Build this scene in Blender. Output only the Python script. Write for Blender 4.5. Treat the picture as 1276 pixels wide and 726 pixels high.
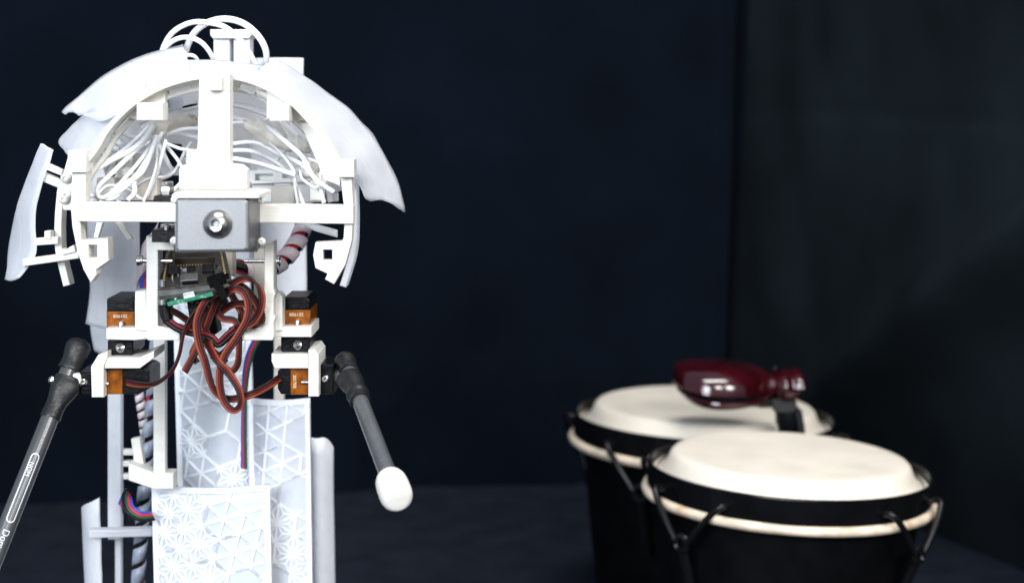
import bpy, bmesh, math, random
from mathutils import Vector, Matrix, noise
random.seed(7)
SC = bpy.context.scene
COL = SC.collection
for o in list(bpy.data.objects):
    bpy.data.objects.remove(o)

# ------------------------------------------------------------------ camera
F = 2000.0                       # focal length in pixels of the 1276 px wide photograph
PITCH = math.radians(6.93)
CAM = Vector((0, 0, 0.395))      # table top is z = 0
cd = bpy.data.cameras.new('camera'); cam = bpy.data.objects.new('camera', cd); COL.objects.link(cam)
cam.location = CAM; cam.rotation_euler = (math.pi / 2 - PITCH, 0, 0)
cd.sensor_width = 36; cd.sensor_fit = 'HORIZONTAL'; cd.lens = F / 1276 * 36
cd.clip_start = 0.02; cd.clip_end = 50
cd.dof.use_dof = True; cd.dof.focus_distance = 0.70; cd.dof.aperture_fstop = 9.5
SC.camera = cam

# ------------------------------------------------------------------ world and lamps (indoor: ceiling and window light)
w = bpy.data.worlds.new('World'); SC.world = w; w.use_nodes = True
w.node_tree.nodes['Background'].inputs[0].default_value = (0.62, 0.78, 1.0, 1)
w.node_tree.nodes['Background'].inputs[1].default_value = 0.30
def area(name, loc, target, sx, sy, power, col):
    l = bpy.data.lights.new(name, 'AREA'); l.shape = 'RECTANGLE'; l.size = sx; l.size_y = sy
    l.energy = power; l.color = col
    o = bpy.data.objects.new(name, l); COL.objects.link(o); o.location = loc
    o.rotation_euler = (Vector(target) - Vector(loc)).to_track_quat('-Z', 'Y').to_euler()
    return o
area('ceiling_lamp', (0.15, 0.45, 2.1), (0.0, 0.8, 0.3), 1.2, 0.5, 25, (1, 0.985, 0.96))
area('window_lamp', (-0.75, -1.0, 0.85), (-0.05, 0.75, 0.3), 1.0, 0.8, 36, (0.86, 0.93, 1.0))
area('window_lamp', (0.85, -0.35, 0.95), (-0.05, 0.85, 0.25), 0.35, 0.5, 12, (1, 0.98, 0.95))
area('window_lamp', (0.35, -0.6, 1.0), (0.1, 0.9, 0.25), 0.25, 0.4, 7, (1, 0.98, 0.95))

SC.view_settings.view_transform = 'Standard'; SC.view_settings.look = 'None'
SC.view_settings.exposure = 0.55; SC.view_settings.gamma = 1
SC.cycles.use_denoising = True
SC.cycles.max_bounces = 8

# ------------------------------------------------------------------ helpers
R_, F_, U_ = Vector((1, 0, 0)), Vector((0, math.cos(PITCH), -math.sin(PITCH))), Vector((0, math.sin(PITCH), math.cos(PITCH)))
def P(px, py, y):
    d = F_ + R_ * ((px - 638) / F) - U_ * ((py - 363) / F)
    return CAM + d * (y / d.y)
def mm(px, y): return px * y / F          # pixels to metres at a distance

def s2l(c): return tuple(((v / 255) / 12.92 if v / 255 <= 0.04045 else ((v / 255 + 0.055) / 1.055) ** 2.4) for v in c)

def pmat(name, col, rough=0.5, metal=0.0, var=0.06, vscale=60.0, bump=0.0, bscale=400.0, coat=0.0, transl=0.0, stretch=None, spec=0.5, dirt=None):
    m = bpy.data.materials.new(name); m.use_nodes = True
    nt = m.node_tree; N = nt.nodes; L = nt.links
    b = N['Principled BSDF']; out = N['Material Output']
    b.inputs['Roughness'].default_value = rough; b.inputs['Metallic'].default_value = metal
    b.inputs['Coat Weight'].default_value = coat; b.inputs['Coat Roughness'].default_value = 0.08
    b.inputs['Specular IOR Level'].default_value = spec
    tc = N.new('ShaderNodeTexCoord'); mp = N.new('ShaderNodeMapping')
    L.new(tc.outputs['Object'], mp.inputs['Vector'])
    if stretch: mp.inputs['Scale'].default_value = stretch
    nz = N.new('ShaderNodeTexNoise'); nz.inputs['Scale'].default_value = vscale; nz.inputs['Detail'].default_value = 5
    L.new(mp.outputs[0], nz.inputs['Vector'])
    rp = N.new('ShaderNodeValToRGB')
    c0 = tuple(max(0, c * (1 - var * 2)) for c in col); c1 = tuple(min(1, c * (1 + var * 2)) for c in col)
    rp.color_ramp.elements[0].position = 0.3; rp.color_ramp.elements[1].position = 0.7
    rp.color_ramp.elements[0].color = c0 + (1,); rp.color_ramp.elements[1].color = c1 + (1,)
    L.new(nz.outputs['Fac'], rp.inputs[0])
    csock = rp.outputs[0]
    if dirt:
        dcol, dscale, dlo, dhi = dirt
        n2 = N.new('ShaderNodeTexNoise'); n2.inputs['Scale'].default_value = dscale; n2.inputs['Detail'].default_value = 6
        L.new(tc.outputs['Object'], n2.inputs['Vector'])
        r2 = N.new('ShaderNodeMapRange'); r2.inputs[1].default_value = dlo; r2.inputs[2].default_value = dhi
        L.new(n2.outputs['Fac'], r2.inputs[0])
        mx = N.new('ShaderNodeMix'); mx.data_type = 'RGBA'
        L.new(r2.outputs[0], mx.inputs[0]); L.new(csock, mx.inputs[6]); mx.inputs[7].default_value = tuple(dcol) + (1,)
        csock = mx.outputs[2]
    L.new(csock, b.inputs['Base Color'])
    # roughness wear
    rr = N.new('ShaderNodeMapRange'); rr.inputs[3].default_value = max(0.02, rough - 0.08); rr.inputs[4].default_value = min(1, rough + 0.08)
    L.new(nz.outputs['Fac'], rr.inputs[0]); L.new(rr.outputs[0], b.inputs['Roughness'])
    if bump:
        nb = N.new('ShaderNodeTexNoise'); nb.inputs['Scale'].default_value = bscale; nb.inputs['Detail'].default_value = 4
        L.new(mp.outputs[0], nb.inputs['Vector'])
        bp = N.new('ShaderNodeBump'); bp.inputs['Strength'].default_value = bump; bp.inputs['Distance'].default_value = 0.001
        L.new(nb.outputs['Fac'], bp.inputs['Height']); L.new(bp.outputs[0], b.inputs['Normal'])
    if transl:
        tr = N.new('ShaderNodeBsdfTranslucent'); L.new(csock, tr.inputs[0])
        ms = N.new('ShaderNodeMixShader'); ms.inputs[0].default_value = transl
        L.new(b.outputs[0], ms.inputs[1]); L.new(tr.outputs[0], ms.inputs[2]); L.new(ms.outputs[0], out.inputs[0])
    return m

M = {}
M['pla'] = pmat('white_printed_plastic', (0.655, 0.635, 0.585), 0.5, var=0.03, bump=0.14, bscale=420, stretch=(0.15, 0.15, 3))
M['pla_warm'] = pmat('warm_printed_plastic', (0.72, 0.66, 0.56), 0.55, var=0.05, bump=0.14, bscale=420, stretch=(0.15, 0.15, 3))
M['inner'] = pmat('cavity_lit_plastic', (0.86, 0.85, 0.84), 0.5, var=0.03)  # white plastic made paler, standing in for light inside the head
M['shell'] = pmat('thin_white_shell', (0.86, 0.87, 0.90), 0.55, var=0.02, vscale=90, bump=0.35, bscale=500, transl=0.58, stretch=(1, 0.12, 1))
M['column'] = pmat('translucent_column_plastic', (0.80, 0.82, 0.87), 0.5, var=0.02, vscale=110, bump=0.25, bscale=300, transl=0.25)
M['membrane_pale'] = pmat('pale_membrane', (0.66, 0.69, 0.76), 0.5, var=0.02, bump=0.25, bscale=300, transl=0.25)
M['membrane'] = pmat('thin_translucent_membrane', (0.59, 0.63, 0.69), 0.45, var=0.02, vscale=70, bump=0.3, bscale=300, transl=0.15)
M['rib'] = pmat('white_lattice_rib', (0.84, 0.86, 0.90), 0.5, var=0.03, vscale=200, transl=0.1)
M['wire_white'] = pmat('white_wire_sheath', (0.86, 0.86, 0.86), 0.4, var=0.03)
M['glue'] = pmat('hot_glue', (0.78, 0.74, 0.66), 0.3, var=0.08, bump=0.5, bscale=200, transl=0.15, dirt=((0.3, 0.2, 0.15), 160, 0.66, 0.74))
M['motor'] = pmat('cast_metal', (0.22, 0.22, 0.225), 0.42, 0.8, var=0.06, vscale=1500, bump=0.08, bscale=2500)
M['steel'] = pmat('steel', (0.62, 0.60, 0.57), 0.22, 1.0, var=0.05)
M['steel_dark'] = pmat('dark_steel', (0.48, 0.46, 0.44), 0.3, 1.0, var=0.05)
M['black'] = pmat('black_plastic', (0.004, 0.004, 0.005), 0.33, var=0.2, bump=0.2, bscale=600, spec=0.16)
M['shrink'] = pmat('heat_shrink', (0.010, 0.0105, 0.0115), 0.42, spec=0.35, var=0.15, bump=0.25, bscale=500)
M['amber'] = pmat('amber_plastic', (0.19, 0.052, 0.0015), 0.25, var=0.25, vscale=260, coat=0.15, spec=0.3)
M['print_grey'] = pmat('pale_print', (0.62, 0.5, 0.36), 0.6, var=0.03)
M['print_white'] = pmat('white_print', (0.5, 0.52, 0.56), 0.6, var=0.03)
M['pcb_black'] = pmat('black_board', (0.022, 0.018, 0.014), 0.35, var=0.2, dirt=((0.12, 0.09, 0.05), 300, 0.55, 0.7))
M['pcb_green'] = pmat('green_board', (0.015, 0.16, 0.085), 0.3, var=0.2, vscale=300, dirt=((0.35, 0.5, 0.42), 350, 0.6, 0.68))
M['shield'] = pmat('chip_shield', (0.055, 0.042, 0.03), 0.4, 0.7, var=0.1)
M['gold'] = pmat('gold_pin', (0.42, 0.31, 0.14), 0.35, 1.0, var=0.1)
M['usb'] = pmat('dull_tin', (0.22, 0.22, 0.22), 0.35, 0.8, var=0.1)
M['grey_board'] = pmat('grey_board_edge', (0.10, 0.10, 0.095), 0.5, var=0.2, vscale=200)
M['solder'] = pmat('solder', (0.55, 0.56, 0.57), 0.35, 0.8, var=0.1)
M['w_orange'] = pmat('orange_wire', (0.20, 0.046, 0.018), 0.5, var=0.06, spec=0.3)
M['w_red'] = pmat('red_wire', (0.085, 0.003, 0.007), 0.5, var=0.06, spec=0.3)
M['w_brown'] = pmat('brown_wire', (0.018, 0.006, 0.0045), 0.5, var=0.06, spec=0.3)
M['w_black'] = pmat('black_wire', (0.004, 0.004, 0.005), 0.45, var=0.1, spec=0.25)
M['w_blue'] = pmat('blue_wire', (0.03, 0.07, 0.42), 0.42, var=0.06)
M['w_green'] = pmat('green_wire', (0.01, 0.07, 0.045), 0.42, var=0.06)
M['w_bred'] = pmat('bright_red_wire', (0.55, 0.02, 0.04), 0.42, var=0.06)
M['tie'] = pmat('matt_black_nylon', (0.004, 0.004, 0.004), 0.8, spec=0.05)
M['wrap'] = pmat('spiral_wrap', (0.80, 0.70, 0.73), 0.35, var=0.05, transl=0.35)
M['wrap_grey'] = pmat('smoky_spiral_wrap', (0.34, 0.38, 0.46), 0.35, var=0.12, vscale=300, transl=0.3)
M['pen'] = pmat('smoky_pen_plastic', (0.045, 0.047, 0.05), 0.32, var=0.06, coat=0.15)
M['pen_clear'] = pmat('clear_pen_plastic', (0.06, 0.063, 0.068), 0.28, var=0.06, coat=0.25)
M['rubber'] = pmat('white_rubber', (0.58, 0.555, 0.51), 0.65, var=0.03, bump=0.15, bscale=500)
M['skin'] = pmat('drum_skin', (0.66, 0.60, 0.51), 0.42, var=0.035, vscale=28, bump=0.25, bscale=180, dirt=((0.52, 0.43, 0.33), 20, 0.60, 1.0))
M['skin_roll'] = pmat('rolled_skin_edge', (0.58, 0.48, 0.37), 0.55, var=0.12, vscale=70, bump=0.6, bscale=220, dirt=((0.42, 0.26, 0.15), 45, 0.60, 0.72))
M['hoop'] = pmat('black_enamel', (0.003, 0.003, 0.0035), 0.15, var=0.1, spec=0.13)
M['drumwood'] = pmat('black_lacquered_wood', (0.002, 0.002, 0.0025), 0.5, var=0.15, spec=0.05)
M['hook'] = pmat('black_hook_metal', (0.004, 0.004, 0.0045), 0.25, var=0.1, spec=0.25)
M['maroon'] = pmat('maroon_lacquer', (0.025, 0.0010, 0.0026), 0.14, var=0.25, vscale=40, coat=0.6)
M['cloth'] = pmat('navy_black_cloth', (0.0024, 0.0040, 0.0076), 0.95, var=0.14, vscale=9, bump=0.35, bscale=900, spec=0.03)
M['cloth_r'] = pmat('grey_black_cloth', (0.0070, 0.0100, 0.0126), 0.95, var=0.16, vscale=7, bump=0.35, bscale=900, spec=0.03)
M['table'] = pmat('dark_table_cloth', (0.0092, 0.0120, 0.0190), 0.9, var=0.12, vscale=30, bump=0.4, bscale=900, spec=0.06)

nt = M['shell'].node_tree; N_, L_ = nt.nodes, nt.links
tcn = next(n for n in N_ if n.type == 'TEX_COORD'); mpn = N_.new('ShaderNodeMapping'); mpn.inputs['Scale'].default_value = (5, 55, 1)
L_.new(tcn.outputs['UV'], mpn.inputs[0]); nzn = N_.new('ShaderNodeTexNoise'); nzn.inputs['Scale'].default_value = 1; nzn.inputs['Detail'].default_value = 4
L_.new(mpn.outputs[0], nzn.inputs['Vector']); bpn = next(n for n in N_ if n.type == 'BUMP'); L_.new(nzn.outputs['Fac'], bpn.inputs['Height'])
bpn.inputs['Strength'].default_value = 0.8; bpn.inputs['Distance'].default_value = 0.0012
def finish(o, parent=None, root=None):
    COL.objects.link(o)
    if parent is not None:
        o.parent = parent
        o.matrix_parent_inverse = Matrix.Translation(-parent.location) if parent.type == 'EMPTY' else Matrix.Identity(4)
    return o
def thing(name, label, cat, loc, group=None):
    o = bpy.data.objects.new(name, None); o.empty_display_size = 0.02
    COL.objects.link(o); o.location = loc
    o['label'] = label; o['category'] = cat
    if group: o['group'] = group
    return o

class MB:
    def __init__(s): s.v = []; s.f = []; s.smooth = True
    def add(s, vs, fs):
        n = len(s.v); s.v += [tuple(v) for v in vs]; s.f += [tuple(i + n for i in f) for f in fs]
    def box(s, c, ax, ay, az):
        vs = [c + ax * i + ay * j + az * k for i in (-1, 1) for j in (-1, 1) for k in (-1, 1)]
        s.add(vs, [(0, 1, 3, 2), (4, 6, 7, 5), (0, 4, 5, 1), (2, 3, 7, 6), (0, 2, 6, 4), (1, 5, 7, 3)])
    def bar(s, a, b, up, wd, th):
        d = (b - a); 
        if d.length < 1e-7: return
        t = d.normalized(); side = t.cross(up).normalized(); n = side.cross(t).normalized()
        s.box((a + b) / 2, d / 2, side * (wd / 2), n * (th / 2))
    def sweep(s, pts, rad, seg=8, cap=True, flat=1.0, up=None):
        pts = [Vector(p) for p in pts]; n = len(pts)
        rr = rad if isinstance(rad, (list, tuple)) else [rad] * n
        T = [(pts[min(i + 1, n - 1)] - pts[max(i - 1, 0)]).normalized() for i in range(n)]
        u = up or (Vector((0, 1, 0)) if abs(T[0].y) < 0.9 else Vector((1, 0, 0)))
        rings = []
        nrm = (u - T[0] * u.dot(T[0])).normalized()
        for i in range(n):
            nrm = (nrm - T[i] * nrm.dot(T[i])).normalized(); bi = T[i].cross(nrm)
            rings.append([pts[i] + (nrm * math.cos(2 * math.pi * k / seg) * flat + bi * math.sin(2 * math.pi * k / seg)) * rr[i] for k in range(seg)])
        vs = [v for r in rings for v in r]; fs = []
        for i in range(n - 1):
            for k in range(seg):
                a, b = i * seg + k, i * seg + (k + 1) % seg
                fs.append((a, b, b + seg, a + seg))
        if cap:
            fs.append(tuple(range(seg - 1, -1, -1))); fs.append(tuple((n - 1) * seg + k for k in range(seg)))
        s.add(vs, fs)
    def lathe(s, org, axis, prof, seg=32, ref=None):
        axis = axis.normalized(); ref = ref or (Vector((1, 0, 0)) if abs(axis.x) < 0.9 else Vector((0, 0, 1)))
        x = (ref - axis * ref.dot(axis)).normalized(); y = axis.cross(x)
        vs = []; fs = []
        for (r, h) in prof:
            for k in range(seg):
                a = 2 * math.pi * k / seg
                vs.append(org + axis * h + (x * math.cos(a) + y * math.sin(a)) * max(r, 1e-6))
        m = len(prof)
        for i in range(m - 1):
            for k in range(seg):
                a, b = i * seg + k, i * seg + (k + 1) % seg
                fs.append((a, b, b + seg, a + seg))
        s.add(vs, fs)
    def build(s, name, mat, parent=None, smooth=True, bevel=0, solid=0, angle=40):
        me = bpy.data.meshes.new(name); me.from_pydata(s.v, [], s.f); me.validate()
        bm = bmesh.new(); bm.from_mesh(me); bmesh.ops.recalc_face_normals(bm, faces=bm.faces); bm.to_mesh(me); bm.free()
        me.materials.append(M[mat])
        if smooth:
            for p in me.polygons: p.use_smooth = True
            me.set_sharp_from_angle(angle=math.radians(angle))
        o = bpy.data.objects.new(name, me)
        if solid:
            md = o.modifiers.new('thickness', 'SOLIDIFY'); md.thickness = solid; md.offset = 0
        if bevel:
            md = o.modifiers.new('bevel', 'BEVEL'); md.width = bevel; md.segments = 2; md.limit_method = 'ANGLE'; md.angle_limit = math.radians(40)
        return finish(o, parent)

def cr(pts, per=8):
    """Catmull-Rom through points of any dimension"""
    pts = [Vector(p) for p in pts]; out = []
    n = len(pts)
    for i in range(n - 1):
        p0, p1, p2, p3 = pts[max(i - 1, 0)], pts[i], pts[i + 1], pts[min(i + 2, n - 1)]
        for k in range(per):
            t = k / per
            out.append(0.5 * ((2 * p1) + (p2 - p0) * t + (2 * p0 - 5 * p1 + 4 * p2 - p3) * t * t + (3 * p1 - p0 - 3 * p2 + p3) * t ** 3))
    out.append(pts[-1]); return out

def curve_to_mesh(cu, name):
    ob = bpy.data.objects.new('tmp', cu); COL.objects.link(ob)
    dg = bpy.context.evaluated_depsgraph_get(); dg.update()
    me = bpy.data.meshes.new_from_object(ob.evaluated_get(dg)); me.name = name
    bpy.data.objects.remove(ob); bpy.data.curves.remove(cu)
    return me

def plate(name, outlines, y, depth, mat, parent, bev=0.0004):
    """outline(s) given in photograph pixels, standing at distance y, with real thickness going back"""
    if not isinstance(outlines[0][0], (tuple, list, Vector)): outlines = [outlines]
    cu = bpy.data.curves.new(name, 'CURVE'); cu.dimensions = '2D'; cu.fill_mode = 'BOTH'
    cu.extrude = depth / 2 - bev; cu.bevel_depth = bev; cu.bevel_resolution = 1; cu.offset = -bev
    for ol in outlines:
        sp = cu.splines.new('POLY'); sp.points.add(len(ol) - 1); sp.use_cyclic_u = True
        for k, q in enumerate(ol):
            p = P(q[0], q[1], y); sp.points[k].co = (p.x, p.z, 0, 1)
    me = curve_to_mesh(cu, name)
    # curve plane (x, z, h) -> world (x, y + depth/2 - h, z)
    me.transform(Matrix(((1, 0, 0, 0), (0, 0, -1, y + depth / 2), (0, 1, 0, 0), (0, 0, 0, 1))))
    bm = bmesh.new(); bm.from_mesh(me); bmesh.ops.remove_doubles(bm, verts=bm.verts, dist=1e-6); bmesh.ops.recalc_face_normals(bm, faces=bm.faces); bm.to_mesh(me); bm.free()
    me.materials.clear(); me.materials.append(M[mat])
    for p in me.polygons: p.use_smooth = False
    return finish(bpy.data.objects.new(name, me), parent)
def rect(x0, y0, x1, y1): return [(x0, y0), (x1, y0), (x1, y1), (x0, y1)]
def band(pts, wd, per=8):
    c = cr(pts, per); n = len(c); a = []; b = []
    for i in range(n):
        t = (c[min(i + 1, n - 1)] - c[max(i - 1, 0)]).normalized(); nn = Vector((-t.y, t.x))
        a.append(c[i] + nn * wd / 2); b.append(c[i] - nn * wd / 2)
    return [tuple(p) for p in a + b[::-1]]
def tube(name, pts, rpx, mat, parent, per=8, seg=8):
    """pts = (px, py, y)"""
    c = cr([P(*p) for p in pts], per); m = MB()
    m.sweep(c, mm(rpx, pts[0][2]), seg); return m.build(name, mat, parent, angle=60)
def resample(pts, n):
    L = [0]
    for a, b in zip(pts, pts[1:]): L.append(L[-1] + (b - a).length)
    out = []; j = 0
    for i in range(n):
        d = L[-1] * i / (n - 1)
        while j < len(pts) - 2 and L[j + 1] < d: j += 1
        t = (d - L[j]) / max(1e-9, L[j + 1] - L[j]); out.append(pts[j].lerp(pts[j + 1], min(1, max(0, t))))
    return out
def loft(name, A, B, mat, parent, bulge=0.001, nu=56, nv=10, solid=0.0009, centre=None, rag=0.0006):
    a = resample(cr([P(*p) for p in A], 8), nu); b = resample(cr([P(*p) for p in B], 8), nu)
    m = MB(); vs = []
    cen = P(*(centre or (268, 270, 0.72)))
    for i in range(nu):
        for j in range(nv):
            t = j / (nv - 1); p = a[i].lerp(b[i], t)
            o = (p - cen); o.y *= 0.3; p = p + o.normalized() * bulge * math.sin(math.pi * t)
            p += noise.noise_vector(p * 90) * rag * (2.2 if i in (0, nu - 1) else 0.6)
            vs.append(p)
    fs = [(i * nv + j, (i + 1) * nv + j, (i + 1) * nv + j + 1, i * nv + j + 1) for i in range(nu - 1) for j in range(nv - 1)]
    m.add(vs, fs); o = m.build(name, mat, parent, solid=solid, angle=60)
    uv = o.data.uv_layers.new(name='UVMap')
    for lp in o.data.loops: uv.data[lp.index].uv = (lp.vertex_index // nv / nu, lp.vertex_index % nv / nv)
    return o
def text_mesh(body, size, name):
    cu = bpy.data.curves.new(name, 'FONT'); cu.body = body; cu.size = size; cu.align_x = 'CENTER'; cu.align_y = 'CENTER'; cu.extrude = 0.00005
    return curve_to_mesh(cu, name)
def text_on(body, px, py, y, hpx, rot, mat, parent):
    me = text_mesh(body, mm(hpx, y) / 0.7, 'date_print')
    me.transform(Matrix.Translation(P(px, py, y)) @ Matrix.Rotation(math.pi / 2, 4, 'X') @ Matrix.Rotation(rot, 4, 'Z'))
    me.materials.clear(); me.materials.append(M[mat]); return finish(bpy.data.objects.new('date_print', me), parent)
def screw(name, p, axis, r, h, mat, parent, dome=True):
    m = MB(); pr = [(0, h * 0.55), (r * 0.32, h * 0.55), (r * 0.40, h * 1.0), (r * 0.7, h * 0.85), (r * 0.95, h * 0.4), (r, 0), (r * 0.98, -h * 0.3), (0, -h * 0.3)] if dome else \
        [(0, h * 0.6), (r * 0.45, h * 0.6), (r * 0.5, h), (r * 0.92, h), (r, h * 0.9), (r, 0), (0, 0)]
    m.lathe(p, axis, pr, 24); return m.build(name, mat, parent, angle=50)

# ------------------------------------------------------------------ setting: table and backdrop
def grid_obj(name, fn, nu, nv, mat):
    m = MB(); vs = [fn(i / nu, j / nv) for i in range(nu + 1) for j in range(nv + 1)]
    fs = [(i * (nv + 1) + j, (i + 1) * (nv + 1) + j, (i + 1) * (nv + 1) + j + 1, i * (nv + 1) + j + 1) for i in range(nu) for j in range(nv)]
    m.add(vs, fs); return m.build(name, mat, angle=80)
def tbl(u, v):
    x = -1.3 + 2.6 * u; y = -0.9 + 2.7 * v
    return Vector((x, y, 0.0012 * noise.noise(Vector((x * 6, y * 6, 3)))))
t = grid_obj('table', tbl, 60, 40, 'table'); t['kind'] = 'structure'
def sstep(a, b, x):
    t = min(1, max(0, (x - a) / (b - a))); return t * t * (3 - 2 * t)
CA, CB = Vector((-1.15, 1.415, 0)), Vector((0.2365, 1.647, 0))
def cur_l(u, v):
    p = CA.lerp(CB, u); z = -0.002 + 1.0 * v; n = Vector((0.165, -0.986, 0))
    s = p.x
    d = 0.014 * noise.noise(Vector((s * 5, z * 0.7, 0))) + 0.007 * noise.noise(Vector((s * 16 + z * 1.2, z * 1.5, 5)))
    d += 0.012 * math.exp(-((s - 0.214) / 0.006) ** 2)         # soft pipe of cloth beside the corner
    d -= 0.012 * sstep(0.219, 0.2365, s)
    q = p + n * d; q.z = z
    q.x += (0.004 * math.sin(z * 5 + 1) + 0.030 * (z - 0.15)) * sstep(0.0, 0.22, s) 
    return q
t = grid_obj('backdrop', cur_l, 260, 60, 'cloth'); t['kind'] = 'structure'
CC, CD_ = Vector((0.2210, 1.690, 0)), Vector((0.62, 0.72, 0))
RN = Vector((-0.92, -0.39, 0))
def cur_r(u, v):
    u2 = u ** 1.3; p = CC.lerp(CD_, u2); z = -0.002 + 1.0 * v
    s = (p - CC).length
    d = 0.016 * noise.noise(Vector((s * 5 - z * 2, z * 2, 11))) + 0.004 * noise.noise(Vector((s * 14 + z * 5, z * 4, 21)))
    d -= 0.0018 * math.exp(-((z - 0.377 - 0.004 * math.sin(s * 9)) / 0.004) ** 2) * sstep(0.02, 0.06, s)   # ironed crease
    # a deep diagonal drape: cloth below the line is pulled away from the room
    k = (z - (0.06 + (s - 0.12) * 0.62))
    d += 0.05 * math.exp(-(k / 0.035) ** 2) * sstep(0.05, 0.3, s) * 0.55 - 0.05 * sstep(0.02, -0.10, k) * sstep(0.08, 0.25, s)
    q = p + RN * d; q.z = z; q.x += 0.030 * (z - 0.15) * (1 - sstep(0.0, 0.3, s)); return q
t = grid_obj('backdrop', cur_r, 160, 140, 'cloth_r'); t['kind'] = 'structure'

# ------------------------------------------------------------------ robot
RB = thing('robot', 'white 3D printed drumming robot with domed head, dangling servo cables and lattice column', 'robot', P(268, 500, 0.78).xy.to_3d())
def part(name, ol, y, d, mat='pla', parent=None, bev=0.0004): return plate(name, ol, y, d, mat, parent or RB, bev)

# --- rear column
def panel(name, xl, xr, yt, y, bulge, mat, yb=None, topl=0, membrane=True, cells=None, seed=1, cap=0.0, origin=None):
    """curved column panel; returns the part. Lattice ribs are real bars on its front."""
    rnd = random.Random(seed)
    x0, x1 = P(xl, yt, y).x, P(xr, yt, y).x; zt = P(xl, yt, y).z; zb = 0.0 if yb is None else P(xl, yb, y).z
    def surf(x, z, off=0.0):
        u = (x - x0) / (x1 - x0) * 2 - 1
        return Vector((x, y + bulge * u * u - off, z))
    m = MB(); nu, nv = 20, 24; vs = []
    for i in range(nu + 1):
        for j in range(nv + 1):
            x = x0 + (x1 - x0) * i / nu; top = zt - topl * (1 - i / nu) - cap * max(0, abs(i / nu * 2 - 1) - 0.4) ** 2
            z = zb + (top - zb) * j / nv
            p = surf(x, z); p += noise.noise_vector(p * 60) * 0.00025; vs.append(p)
    m.add(vs, [(i * (nv + 1) + j, (i + 1) * (nv + 1) + j, (i + 1) * (nv + 1) + j + 1, i * (nv + 1) + j + 1) for i in range(nu) for j in range(nv)])
    base = m.build(name, mat, RB, solid=0.0012, angle=60)
    if cells:
        rc, wd, th = cells
        rcm = mm(rc, y); wm = mm(wd, y); lat = MB(); fr = mm(7, y)
        def seg(a, b, wf=1.0):
            # clip to the panel
            n = 3
            pts = [a.lerp(b, k / n) for k in range(n + 1)]
            for p, q in zip(pts, pts[1:]):
                if all(x0 + fr * .5 < r.x < x1 - fr * .5 and zb < r.y < zt - fr * .5 for r in (p, q)):
                    lat.bar(surf(p.x, p.y, th / 2), surf(q.x, q.y, th / 2), Vector((0, -1, 0)), wm * wf, th)
        ang0 = origin[2]
        ca, sa = math.cos(ang0), math.sin(ang0)
        pc = P(origin[0], origin[1], y); cx, cz = pc.x, pc.z; ox = oz = 0
        for iy in range(-9, 10):
            for ix in range(-9, 10):
                lx = rcm * 1.732 * (ix + 0.5 * (iy % 2)) + ox; lz = rcm * 1.5 * iy + oz
                c = Vector((cx + lx * ca - lz * sa, cz + lx * sa + lz * ca))
                if not (x0 - rcm < c.x < x1 + rcm and zb - rcm < c.y < zt + rcm) or c.y < zt - 0.2: continue
                hv = [c + Vector((math.cos(ang0 + math.pi / 6 + k * math.pi / 3), math.sin(ang0 + math.pi / 6 + k * math.pi / 3))) * rcm for k in range(6)]
                kind = 'flower' if (ix, iy) == (0, 0) else rnd.choice(['flower', 'tri', 'open', 'tri', 'open', 'flower'])
                for k in range(6):
                    a, b = hv[k], hv[(k + 1) % 6]
                    if k < 3 or kind != 'open': seg(a, b, 1.15)
                    if kind in ('tri', 'flower', 'rays'): seg(c, a)
                    if kind == 'rays': seg(c, (a + b) / 2)
                    if kind == 'flower':
                        g = (c + a + b) / 3
                        for q in (c, a, b): seg(g, q, 0.7)
        f = MB()
        for (a, b) in (((x0 + fr / 2, zb), (x0 + fr / 2, zt)), ((x1 - fr / 2, zb), (x1 - fr / 2, zt))):
            f.bar(surf(a[0], a[1], th * .6), surf(b[0], b[1], th * .6), Vector((0, -1, 0)), fr, th * 1.2)
        n = 12
        for k in range(n):
            a = x0 + (x1 - x0) * k / n; b = x0 + (x1 - x0) * (k + 1) / n
            f.bar(surf(a, zt - fr / 2, th * .6), surf(b, zt - fr / 2, th * .6), Vector((0, -1, 0)), fr, th * 1.2)
        f.build('panel_rim', 'rib', base, smooth=False)
        if lat.v: lat.build('lattice', 'rib', base, smooth=False)
    return base
panel('column_panel', 212, 309, 335, 0.795, 0.007, 'membrane', yb=640, cells=(24, 2.8, 0.0012), seed=3, origin=(237, 551, -.2))
panel('column_panel', 186, 334, 607, 0.770, 0.007, 'membrane', cells=(27, 3.2, 0.0014), seed=12, origin=(247, 677, -.27))
panel('column_panel', 308, 384, 498, 0.790, 0.006, 'membrane_pale', cells=(26, 2.6, 0.0010), seed=5, origin=(364, 690, -.1))
panel('column_panel', 378, 411, 546, 0.815, 0.012, 'column', cap=0.02, seed=6)
panel('rear_panel', 318, 376, 72, 0.830, 0.004, 'column', yb=424, seed=7)
part('column_post', rect(341, 420, 353, 640), 0.825, 0.006, 'pla')
# left side shells behind the arm
loft('side_shell', [(108, 270, .80), (110, 330, .80), (113, 360, .80), (108, 403, .80)], [(174, 270, .79), (173, 330, .79), (173, 370, .79), (172, 409, .79)], 'shell', RB, bulge=0.003, nu=24)
loft('side_shell', [(112, 395, .82), (114, 415, .82), (118, 437, .82)], [(152, 395, .815), (151, 415, .815), (150, 434, .815)], 'shell', RB, bulge=0.002, nu=14)
# rear mast
part('mast_post', rect(266, 44, 286, 330), 0.80, 0.012, 'column')
part('mast_post', rect(291, 44, 311, 330), 0.80, 0.012, 'column')
part('mast_cap', [(262, 37), (313, 37), (313, 44), (310, 48), (265, 48), (262, 44)], 0.797, 0.018)
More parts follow.
